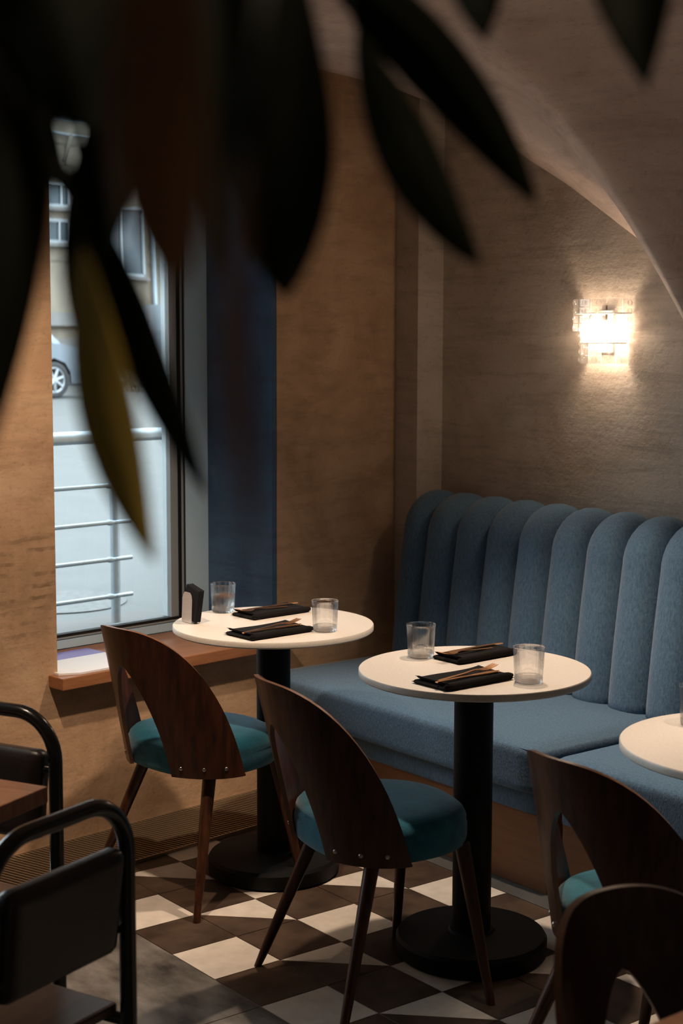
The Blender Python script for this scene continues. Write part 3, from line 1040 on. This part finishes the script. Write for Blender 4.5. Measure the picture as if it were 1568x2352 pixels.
# napkin holder with black paper napkins
NHX, NHY = -0.726, 0.198
nh = thing('napkin_holder', 'small steel napkin holder with black paper napkins on the table by the window', 'napkin holder', (NHX, NHY, TZ), 0.0)
obj('foot_plate', bbox((-0.026, -0.0145, 0), (0.026, 0.0145, 0.0022), 0.0008, 1), 'steel', nh)
for sy in (-1, 1):
    bm = bmesh.new()
    poly = [(-0.026, 0.002), (0.026, 0.002), (0.0255, 0.070), (0.021, 0.084), (0.013, 0.091), (-0.013, 0.091), (-0.021, 0.084), (-0.0255, 0.070)]
    fr = [bm.verts.new((x, sy * 0.0145 - 0.0009 - sy * 0.004 * z / 0.09, z)) for x, z in poly]
    bk = [bm.verts.new((x, sy * 0.0145 + 0.0009 - sy * 0.004 * z / 0.09, z)) for x, z in poly]
    bm.faces.new(fr); bm.faces.new(bk[::-1])
    for i in range(len(poly)):
        j = (i + 1) % len(poly)
        bm.faces.new((fr[i], bk[i], bk[j], fr[j]))
    obj('side_plate', bm, 'steel', nh)
for k in range(6):
    bm = bmesh.new()
    z0 = 0.012 + 0.0012 * (k % 2)
    box(bm, (-0.030, -0.0009, z0), (0.036, 0.0009, z0 + 0.098))
    o = obj('paper_napkin', bm, 'paper_black', loc=(NHX, NHY - 0.0090 + 0.0036 * k, TZ), rot=(0, 0.22, 0))
    tag(o, 'black paper napkins standing upright in the steel holder', 'paper napkin', 'paper napkins in the holder')

# printed sheet on the sill
sh = thing('brochure', 'white brochure with a violet band lying on the window sill', 'brochure', WP, WA)
bm = bmesh.new(); prism(bm, ((-0.245, -0.28), (0.025, -0.28), (0.058, -0.222), (0.058, 0.02), (-0.245, 0.02)), 0.5473, 0.5535)
obj('sheet', bm, 'paper', sh)
bm = bmesh.new(); box(bm, (-0.245, -0.28, 0.5535), (-0.145, 0.02, 0.5538))
obj('printed_band', bm, 'paper_violet', sh)['label'] = 'violet printed band'

# ------------------------------------------------------------------ crystal wall sconce
LX, LZ = -0.42, 1.608
sc = thing('wall_sconce', 'glowing crystal wall sconce of pressed glass strips on the back wall', 'wall lamp', (LX, YB, LZ))
bm = bmesh.new()
box(bm, (-0.03, -0.012, -0.07), (0.03, -0.0005, 0.07))
obj('back_plate', bev(bm, 0.003), 'steel', sc)
bm = bmesh.new()
for z, r in ((0.058, 0.103), (-0.038, 0.082)):
    pts = [Vector((r * math.cos(a), -r * math.sin(a) - 0.004, z)) for a in [PI * i / 20 for i in range(21)]]
    tube(bm, pts, 0.0022, 8)
tube(bm, ((0, -0.006, 0.058), (0, -0.103, 0.058)), 0.002, 8)
tube(bm, ((0, -0.006, -0.038), (0, -0.082, -0.038)), 0.002, 8)
obj('wire_frame', bm, 'steel', sc)


def crystal(cells, cw, chh):
    """a strip of square pressed cells, each with a ring and a dome in its middle; faces -y, top at z = 0"""
    bm = bmesh.new()
    for k in range(cells):
        zc = -chh * (k + 0.5)
        lo, hi = (-cw / 2, 0.0, zc - chh / 2 + 0.0006), (cw / 2, 0.004, zc + chh / 2 - 0.0006)
        b2 = bmesh.new(); box(b2, lo, hi); bev(b2, 0.0015, 2)
        me = bpy.data.meshes.new('tmp'); b2.to_mesh(me); b2.free(); bm.from_mesh(me); bpy.data.meshes.remove(me)
        seg = 20
        prev = None
        for r, yy in ((0.0098, 0.0005), (0.0090, -0.0030), (0.0078, -0.0030), (0.0072, -0.0005), (0.0062, -0.0020), (0.0040, -0.0050), (0.0001, -0.0060)):
            ring = [bm.verts.new((r * math.cos(2 * PI * i / seg), yy, zc + r * math.sin(2 * PI * i / seg))) for i in range(seg)]
            if prev:
                for i in range(seg):
                    bm.faces.new((prev[i], prev[(i + 1) % seg], ring[(i + 1) % seg], ring[i]))
            prev = ring
    return bm


for n_, r, z, cells, cw, a0 in ((7, 0.110, 0.105, 4, 0.046, 0.14), (6, 0.088, 0.000, 4, 0.043, 0.20)):
    for i in range(n_):
        a = a0 + (PI - 2 * a0) * i / (n_ - 1)
        o = obj('glass_strip', crystal(cells, cw, 0.0265), 'crystal', sc, False, (r * math.cos(a), -r * math.sin(a) - 0.006, z), (0, 0, PI / 2 - a))
for xx in (-0.032, 0.032):
    bm = bmesh.new()
    lathe(bm, ((0, -0.034), (0.010, -0.031), (0.018, -0.014), (0.019, 0.002), (0.012, 0.020), (0.008, 0.028), (0, 0.028)), 24)
    obj('bulb', bm, 'bulb', sc, True, (xx, -0.052, -0.005))
    bm = bmesh.new(); lathe(bm, ((0, 0.028), (0.009, 0.028), (0.009, 0.060), (0, 0.060)), 20)
    obj('lamp_socket', bm, 'steel', sc, True, (xx, -0.052, -0.005))

# ------------------------------------------------------------------ the street
GZ = 0.43
bm = bmesh.new(); box(bm, (-60, -40, GZ - 0.2), (-TH - 0.001, 60, GZ))
tag(obj('ground', bm, 'street', loc=WP, rot=(0, 0, WA)), kind='structure')

hr = thing('handrail', 'galvanised steel handrail on the pavement outside the window', 'railing', W(-1.08, 0.0, GZ))
hr.rotation_euler = (0, 0, WA)
RZ = 1.19 - GZ
bm = bmesh.new(); tube(bm, ((0, -2.6, RZ), (0, 1.035, RZ)), 0.026, 20)
sharp(obj('top_rail', bm, 'galv', hr), 50)
for py in (0.777, -1.25):
    bm = bmesh.new(); tube(bm, ((-0.012, py, 0), (-0.012, py, RZ - 0.01)), 0.0195, 18)
    sharp(obj('post', bm, 'galv', hr), 50)
for z in (0.195, 0.345, 0.495, 0.645):
    bm = bmesh.new()
    tube(bm, ((0.014, -2.6, RZ - z), (0.014, 0.717, RZ - z), (0.014, 0.727, RZ - z), (0.014, 0.742, RZ - z)), (0.0085, 0.0085, 0.012, 0.012), 12)
    tube(bm, ((0.014, 0.757, RZ - z), (0.014, 0.84, RZ - z)), 0.0085, 12)
    tube(bm, ((0.014, 0.737, RZ - z), (0.014, 0.762, RZ - z)), 0.0085, 12)
    sharp(obj('rod', bm, 'galv', hr), 50)

bm = bmesh.new(); lathe(bm, ((0, 0.001), (0.30, 0.001), (0.30, 0.006), (0, 0.006)), 48)
tag(obj('manhole_cover', bm, 'manhole', loc=(-2.95, 0.92, GZ)), 'round iron manhole cover in the pavement outside the window', 'manhole cover')

# building across the street
FN = -27.0
bd = thing('building', 'pale stone building across the street seen through the window', 'building', W(FN, 20, GZ))
bd.rotation_euler = (0, 0, WA)


def fz(z): return z - GZ


bm = bmesh.new(); box(bm, (-6, -14, 0), (0, 16, 12.0))
obj('wall', bm, 'facade', bd)
bm = bmesh.new(); box(bm, (0, -14, 0), (0.10, 16, fz(1.50)))
obj('plinth', bm, 'plinth', bd)
bm = bmesh.new(); box(bm, (0, -14, fz(1.80)), (0.16, 16, fz(2.12)))
obj('ledge', bm, 'plinth', bd)
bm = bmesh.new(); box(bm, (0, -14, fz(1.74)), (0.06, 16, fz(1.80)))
obj('ledge_shade_strip', bm, 'facade_dark', bd)  # solid dark strip, standing in for the shade under the ledge


def bwin(s0, s1, z0, z1, bars):
    bm = bmesh.new()
    w = 0.07
    box(bm, (0.0, s0, z0), (0.07, s0 + w, z1)); box(bm, (0.0, s1 - w, z0), (0.07, s1, z1))
    box(bm, (0.0, s0, z0), (0.07, s1, z0 + w)); box(bm, (0.0, s0, z1 - w), (0.07, s1, z1))
    for b in bars:
        box(bm, (0.0, b - 0.03, z0), (0.065, b + 0.03, z1))
    f = obj('window', bm, 'win_frame', bd)
    bm = bmesh.new(); box(bm, (0.0, s0 + w, z0 + w), (0.02, s1 - w, z1 - w))
    obj('pane', bm, 'win_dark', f)
    bm = bmesh.new(); box(bm, (0.0, s0 - 0.08, z0 - 0.08), (0.14, s1 + 0.08, z0))
    obj('window_ledge', bm, 'plinth', f)


bwin(-0.62, 1.16, fz(3.00), fz(4.70), (0.42,))
bwin(-2.6, -1.02, fz(3.72), fz(4.28), (-1.35,))
bwin(-2.6, -1.02, fz(4.55), fz(5.15), (-1.28,))
for s in (3.4, 6.4, -6.4, -9.4):
    bwin(s, s + 1.7, fz(3.00), fz(4.70), (s + 0.85,))
bm = bmesh.new()
tube(bm, ((0.09, 1.40, 11.5), (0.09, 1.40, fz(2.16)), (0.16, 1.43, fz(2.09)), (0.25, 1.68, fz(1.98)), (0.25, 1.71, fz(1.90)), (0.25, 1.71, fz(1.60))), 0.065, 10)
obj('downpipe', bm, 'pipe', bd, True)
bm = bmesh.new(); tube(bm, ((0.1, -3.5, fz(6.32)), (0.1, 1.0, fz(6.16))), 0.035, 8)
obj('awning_rail', bm, 'pipe', bd, True)
bm = bmesh.new(); tube(bm, ((0.12, -1.02, fz(6.24)), (0.12, -1.28, fz(5.58))), 0.05, 8)
obj('awning_bracket', bm, 'facade_dark', bd, True)
bm = bmesh.new()
for z in (3.3, 3.75, 4.2, 4.9, 5.5, 6.0, 6.6):
    box(bm, (0, -14, fz(z)), (0.012, -0.75, fz(z) + 0.03)); box(bm, (0, 1.3, fz(z)), (0.012, 16, fz(z) + 0.03))
for i in range(90):
    z = random.choice((3.32, 3.77, 4.22, 4.92, 5.52, 6.02)); s = random.uniform(-8, 8)
    if s < -0.8 or s > 1.5:
        box(bm, (0, s, fz(z)), (0.011, s + 0.03, fz(z) + 0.45))
obj('stone_joints', bm, 'facade_dark', bd)
bm = bmesh.new(); box(bm, (0.1, -14, 0), (1.6, 16, 0.10))
obj('pavement_step', bm, 'plinth', bd)

# parked car, seen in part beside the jamb
car = thing('parked_car', 'blue grey car parked across the street at the left edge of the window', 'car', W(-20.0, 13.60, GZ), WA)
prof = [(-3.35, 0.30), (-3.40, 0.62), (-3.30, 0.92), (-2.6, 1.05), (-1.9, 1.45), (-0.9, 1.50), (-0.25, 1.42), (0.15, 1.00), (0.70, 0.90), (0.86, 0.72), (0.90, 0.42), (0.84, 0.27)]
arch_pts = []
for cx in (0.0, -2.55):
    arch_pts += [(cx + 0.40 * math.cos(a), 0.34 + 0.40 * math.sin(a)) for a in [math.radians(x) for x in (-10, 20, 50, 90, 130, 160, 190)]]
bm = bmesh.new()
full = prof + arch_pts
A = [bm.verts.new((0.0, s, z)) for s, z in full]
B = [bm.verts.new((-1.65, s, z)) for s, z in full]
bm.faces.new(A); bm.faces.new(B[::-1])
for i in range(len(full)):
    j = (i + 1) % len(full)
    bm.faces.new((A[i], A[j], B[j], B[i]))
for v in bm.verts:                           # narrower cabin
    if v.co.z > 1.1:
        v.co.x += -0.16 if v.co.x > -0.8 else 0.16
obj('body', bm, 'car', car)
bm = bmesh.new()
for poly in ([(-2.35, 1.06), (-1.80, 1.38), (-1.15, 1.42), (-1.15, 1.02)], [(-1.08, 1.02), (-1.08, 1.42), (-0.32, 1.36), (-0.02, 1.00)]):
    a = [bm.verts.new((0.012 - 0.16 * max(0, (z - 1.0)) / 0.45, s, z)) for s, z in poly]
    bm.faces.new(a)
obj('side_windows', bm, 'win_dark', car)
bm = bmesh.new(); box(bm, (-1.60, -3.3, 0.22), (-0.02, 0.80, 0.42))
obj('underbody', bm, 'car_dark', car)
bm = bmesh.new(); box(bm, (-0.02, 0.66, 0.66), (0.012, 0.84, 0.76))
obj('headlight', bm, 'rim', car)


def wheel(s):
    wh = bpy.data.objects.new('wheel', None); COL.objects.link(wh); wh.parent = car; wh.location = (-0.02, s, 0.335)
    bm = bmesh.new()
    seg = 36
    prev = None
    for r, x in ((0.20, 0.0), (0.245, 0.03), (0.325, 0.03), (0.335, 0.0), (0.335, -0.16), (0.20, -0.18)):
        ring = [bm.verts.new((x, r * math.cos(2 * PI * i / seg), r * math.sin(2 * PI * i / seg))) for i in range(seg)]
        if prev:
            for i in range(seg): bm.faces.new((prev[i], prev[(i + 1) % seg], ring[(i + 1) % seg], ring[i]))
        prev = ring
    obj('tyre', bm, 'tyre', wh, True)
    bm = bmesh.new()
    seg = 36
    prev = None
    for r, x in ((0.25, 0.015), (0.225, 0.03), (0.205, 0.02), (0.205, -0.06)):
        ring = [bm.verts.new((x, r * math.cos(2 * PI * i / seg), r * math.sin(2 * PI * i / seg))) for i in range(seg)]
        if prev:
            for i in range(seg): bm.faces.new((prev[i], prev[(i + 1) % seg], ring[(i + 1) % seg], ring[i]))
        prev = ring
    for k in range(7):
        a = 2 * PI * k / 7 + 0.3
        tube(bm, ((0.012, 0, 0), (0.022, 0.21 * math.cos(a), 0.21 * math.sin(a))), (0.034, 0.022), 6)
    tube(bm, ((0.0, 0, 0), (0.035, 0, 0)), 0.05, 14)
    obj('rim', bm, 'rim', wh)
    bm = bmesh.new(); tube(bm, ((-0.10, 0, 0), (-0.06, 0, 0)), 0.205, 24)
    obj('wheel_shade_disc', bm, 'car_dark', wh)  # dark disc, standing in for the shade behind the spokes


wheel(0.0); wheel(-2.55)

vn = thing('parked_van', 'pale van parked across the street at the right edge of the window pane', 'van', W(-23.2, 18.85, GZ), WA)
bm = bmesh.new()
vp = [(0.0, 0.30), (0.02, 0.85), (0.20, 1.25), (0.75, 1.85), (3.9, 1.95), (4.0, 0.35)]
A = [bm.verts.new((0.0, s, z)) for s, z in vp]; B = [bm.verts.new((-1.8, s, z)) for s, z in vp]
bm.faces.new(A); bm.faces.new(B[::-1])
for i in range(len(vp)):
    j = (i + 1) % len(vp); bm.faces.new((A[i], A[j], B[j], B[i]))
obj('body', bm, 'van', vn)
bm = bmesh.new(); box(bm, (0, 0.62, 1.10), (0.012, 1.35, 1.55)); box(bm, (0, 0.10, 0.42), (0.014, 0.9, 0.52))
obj('side_window', bm, 'win_dark', vn)
for s in (0.75, 3.2):
    bm = bmesh.new(); tube(bm, ((-0.14, s, 0.33), (0.03, s, 0.33)), 0.33, 28)
    obj('wheel', bm, 'tyre', vn)

bm = bmesh.new()
for i in range(90):
    a = random.uniform(0, 2 * PI); l = random.uniform(0.6, 1.5); tlt = random.uniform(0.2, 0.75)
    b = Vector((random.uniform(-0.2, 0.2), random.uniform(-0.6, 0.9), 0))
    tip = b + Vector((math.cos(a) * math.sin(tlt), math.sin(a) * math.sin(tlt), math.cos(tlt))) * l
    mid = (b + tip) / 2 + Vector((0, 0, 0.1))
    tube(bm, (b, mid, tip), (0.010, 0.007, 0.003), 5)
sb = obj('shrub', bm, 'twig', loc=W(-22.2, 17.4, GZ))
tag(sb, 'bare twiggy shrub in front of the building across the street', 'shrub')
bm = bmesh.new()
for i in range(500):
    c = Vector((random.uniform(-0.3, 0.3), random.uniform(-0.8, 1.1), random.uniform(0.1, 0.55)))
    e1 = Vector((random.uniform(-1, 1), random.uniform(-1, 1), random.uniform(-1, 1))).normalized() * 0.06
    e2 = e1.orthogonal().normalized() * 0.04
    bm.faces.new([bm.verts.new(c + q) for q in (e1, e2, -e1, -e2)])
obj('foliage', bm, 'shrubleaf', sb)

# ------------------------------------------------------------------ plant hanging from the ceiling
pl = thing('hanging_plant', 'large dark leaved plant hanging blurred across the top left foreground', 'plant', (2.5901, -1.8991, 1.8787))
PLI = Matrix.Translation(-pl.location)
FACE = Vector((-0.7844, 0.6101, -0.112))                    # the camera's viewing direction; the blades are set broadside to the camera


def leaf(P0, P1, P2, half, mt, peak=0.45, roll=0.0, sharpness=1.0):
    """a blade along a curve: rounded lens outline, folded at the midrib, with thickness"""
    P0, P1, P2 = Vector(P0), Vector(P1), Vector(P2)
    bm = bmesh.new()
    n, mth = 30, 0.0006
    rowsT, rowsB = [], []
    for i in range(n + 1):
        t = i / n
        c = P0 * (1 - t) ** 2 + P1 * 2 * t * (1 - t) + P2 * t * t
        tg = ((P1 - P0) * (1 - t) + (P2 - P1) * t).normalized()
        side = tg.cross(FACE).normalized()
        nrm = side.cross(tg).normalized()
        s2 = side * math.cos(roll) + nrm * math.sin(roll)
        n2 = nrm * math.cos(roll) - side * math.sin(roll)
        if t < peak:
            k = math.sin(PI / 2 * t / peak) ** 0.8
        else:
            k = math.cos(PI / 2 * (t - peak) / (1 - peak)) ** sharpness
        h = half * max(k, 0.015)
        rt_, rb_ = [], []
        for j in range(-4, 5):
            v = j / 4
            fold = abs(v) * h * 0.28 + 0.10 * h * math.sin(6 * t + 2 * v)
            p = c + s2 * (h * v) + n2 * fold
            rt_.append(bm.verts.new(PLI @ p)); rb_.append(bm.verts.new(PLI @ (p + n2 * mth)))
        rowsT.append(rt_); rowsB.append(rb_)
    for i in range(n):
        for j in range(8):
            bm.faces.new((rowsT[i][j], rowsT[i + 1][j], rowsT[i + 1][j + 1], rowsT[i][j + 1]))
            bm.faces.new((rowsB[i][j], rowsB[i][j + 1], rowsB[i + 1][j + 1], rowsB[i + 1][j]))
        for j in (0, 8):
            bm.faces.new((rowsT[i][j], rowsB[i][j], rowsB[i + 1][j], rowsT[i + 1][j]))
    o = obj('leaf', bm, mt, pl, True)
    if mt == 'leaf_yellow': o['label'] = 'yellow green leaf hanging lowest'
    if mt == 'leaf_brown': o['label'] = 'dry brown leaf'
    return P0


LEAVES = [   # base, middle and tip of each blade in the room (from image pixels at chosen camera depths), half width, material, widest place, roll, tip shape
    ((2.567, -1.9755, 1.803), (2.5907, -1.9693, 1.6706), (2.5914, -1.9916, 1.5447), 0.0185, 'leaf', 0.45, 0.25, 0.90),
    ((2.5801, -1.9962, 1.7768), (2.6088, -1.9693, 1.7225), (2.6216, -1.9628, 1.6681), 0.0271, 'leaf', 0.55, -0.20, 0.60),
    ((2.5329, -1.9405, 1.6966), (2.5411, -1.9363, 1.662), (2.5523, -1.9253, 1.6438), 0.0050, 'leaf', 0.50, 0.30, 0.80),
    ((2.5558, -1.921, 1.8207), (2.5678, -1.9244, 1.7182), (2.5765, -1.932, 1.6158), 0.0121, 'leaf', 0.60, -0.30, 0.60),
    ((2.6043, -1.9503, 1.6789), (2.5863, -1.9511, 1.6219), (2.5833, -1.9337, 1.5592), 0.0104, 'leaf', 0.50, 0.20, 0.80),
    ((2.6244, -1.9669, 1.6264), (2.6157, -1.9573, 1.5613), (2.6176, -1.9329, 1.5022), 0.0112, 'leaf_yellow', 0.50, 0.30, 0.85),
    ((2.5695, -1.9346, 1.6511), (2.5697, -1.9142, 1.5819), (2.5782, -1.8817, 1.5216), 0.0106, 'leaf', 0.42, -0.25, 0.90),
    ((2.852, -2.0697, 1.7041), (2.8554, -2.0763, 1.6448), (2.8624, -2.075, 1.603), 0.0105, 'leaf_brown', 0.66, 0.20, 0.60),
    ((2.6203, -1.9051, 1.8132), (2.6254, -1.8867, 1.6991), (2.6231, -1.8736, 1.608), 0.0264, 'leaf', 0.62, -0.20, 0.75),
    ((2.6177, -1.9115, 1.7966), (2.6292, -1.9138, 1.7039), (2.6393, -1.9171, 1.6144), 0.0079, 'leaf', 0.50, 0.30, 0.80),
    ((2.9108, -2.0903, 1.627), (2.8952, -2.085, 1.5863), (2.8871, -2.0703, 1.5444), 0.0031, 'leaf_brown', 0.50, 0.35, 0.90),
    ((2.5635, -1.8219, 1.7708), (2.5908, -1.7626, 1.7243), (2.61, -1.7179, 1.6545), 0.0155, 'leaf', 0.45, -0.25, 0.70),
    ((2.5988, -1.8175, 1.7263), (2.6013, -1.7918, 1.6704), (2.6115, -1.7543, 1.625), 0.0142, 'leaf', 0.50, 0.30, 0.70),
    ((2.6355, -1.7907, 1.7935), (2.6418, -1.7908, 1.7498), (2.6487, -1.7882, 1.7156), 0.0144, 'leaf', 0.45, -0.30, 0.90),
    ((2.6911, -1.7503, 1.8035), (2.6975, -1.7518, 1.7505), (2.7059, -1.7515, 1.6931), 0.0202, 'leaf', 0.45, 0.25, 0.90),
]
bases = [leaf(*a) for a in LEAVES]
bm = bmesh.new()
trunk = [Vector(p) for p in ((2.5425, -1.971, 1.8203), (2.5814, -1.9184, 1.8341), (2.6249, -1.865, 1.8206), (2.6678, -1.811, 1.8139), (2.7086, -1.7598, 1.8072))]  # stem points, likewise from pixel positions, above the image frame
tube(bm, [PLI @ p for p in trunk], 0.004, 10)
for b in bases:
    q = min(trunk, key=lambda p: (p - b).length)
    tube(bm, [PLI @ q, PLI @ ((q + b) / 2 + Vector((0, 0, 0.006))), PLI @ b], 0.0018, 8)
obj('stem', bm, 'leaf', pl, True)
bm = bmesh.new()
for q in (trunk[1], trunk[3]):
    tube(bm, [PLI @ q, PLI @ Vector((q.x, q.y, CEIL - 0.005))], 0.0015, 6)
obj('hanging_cord', bm, 'black', pl)
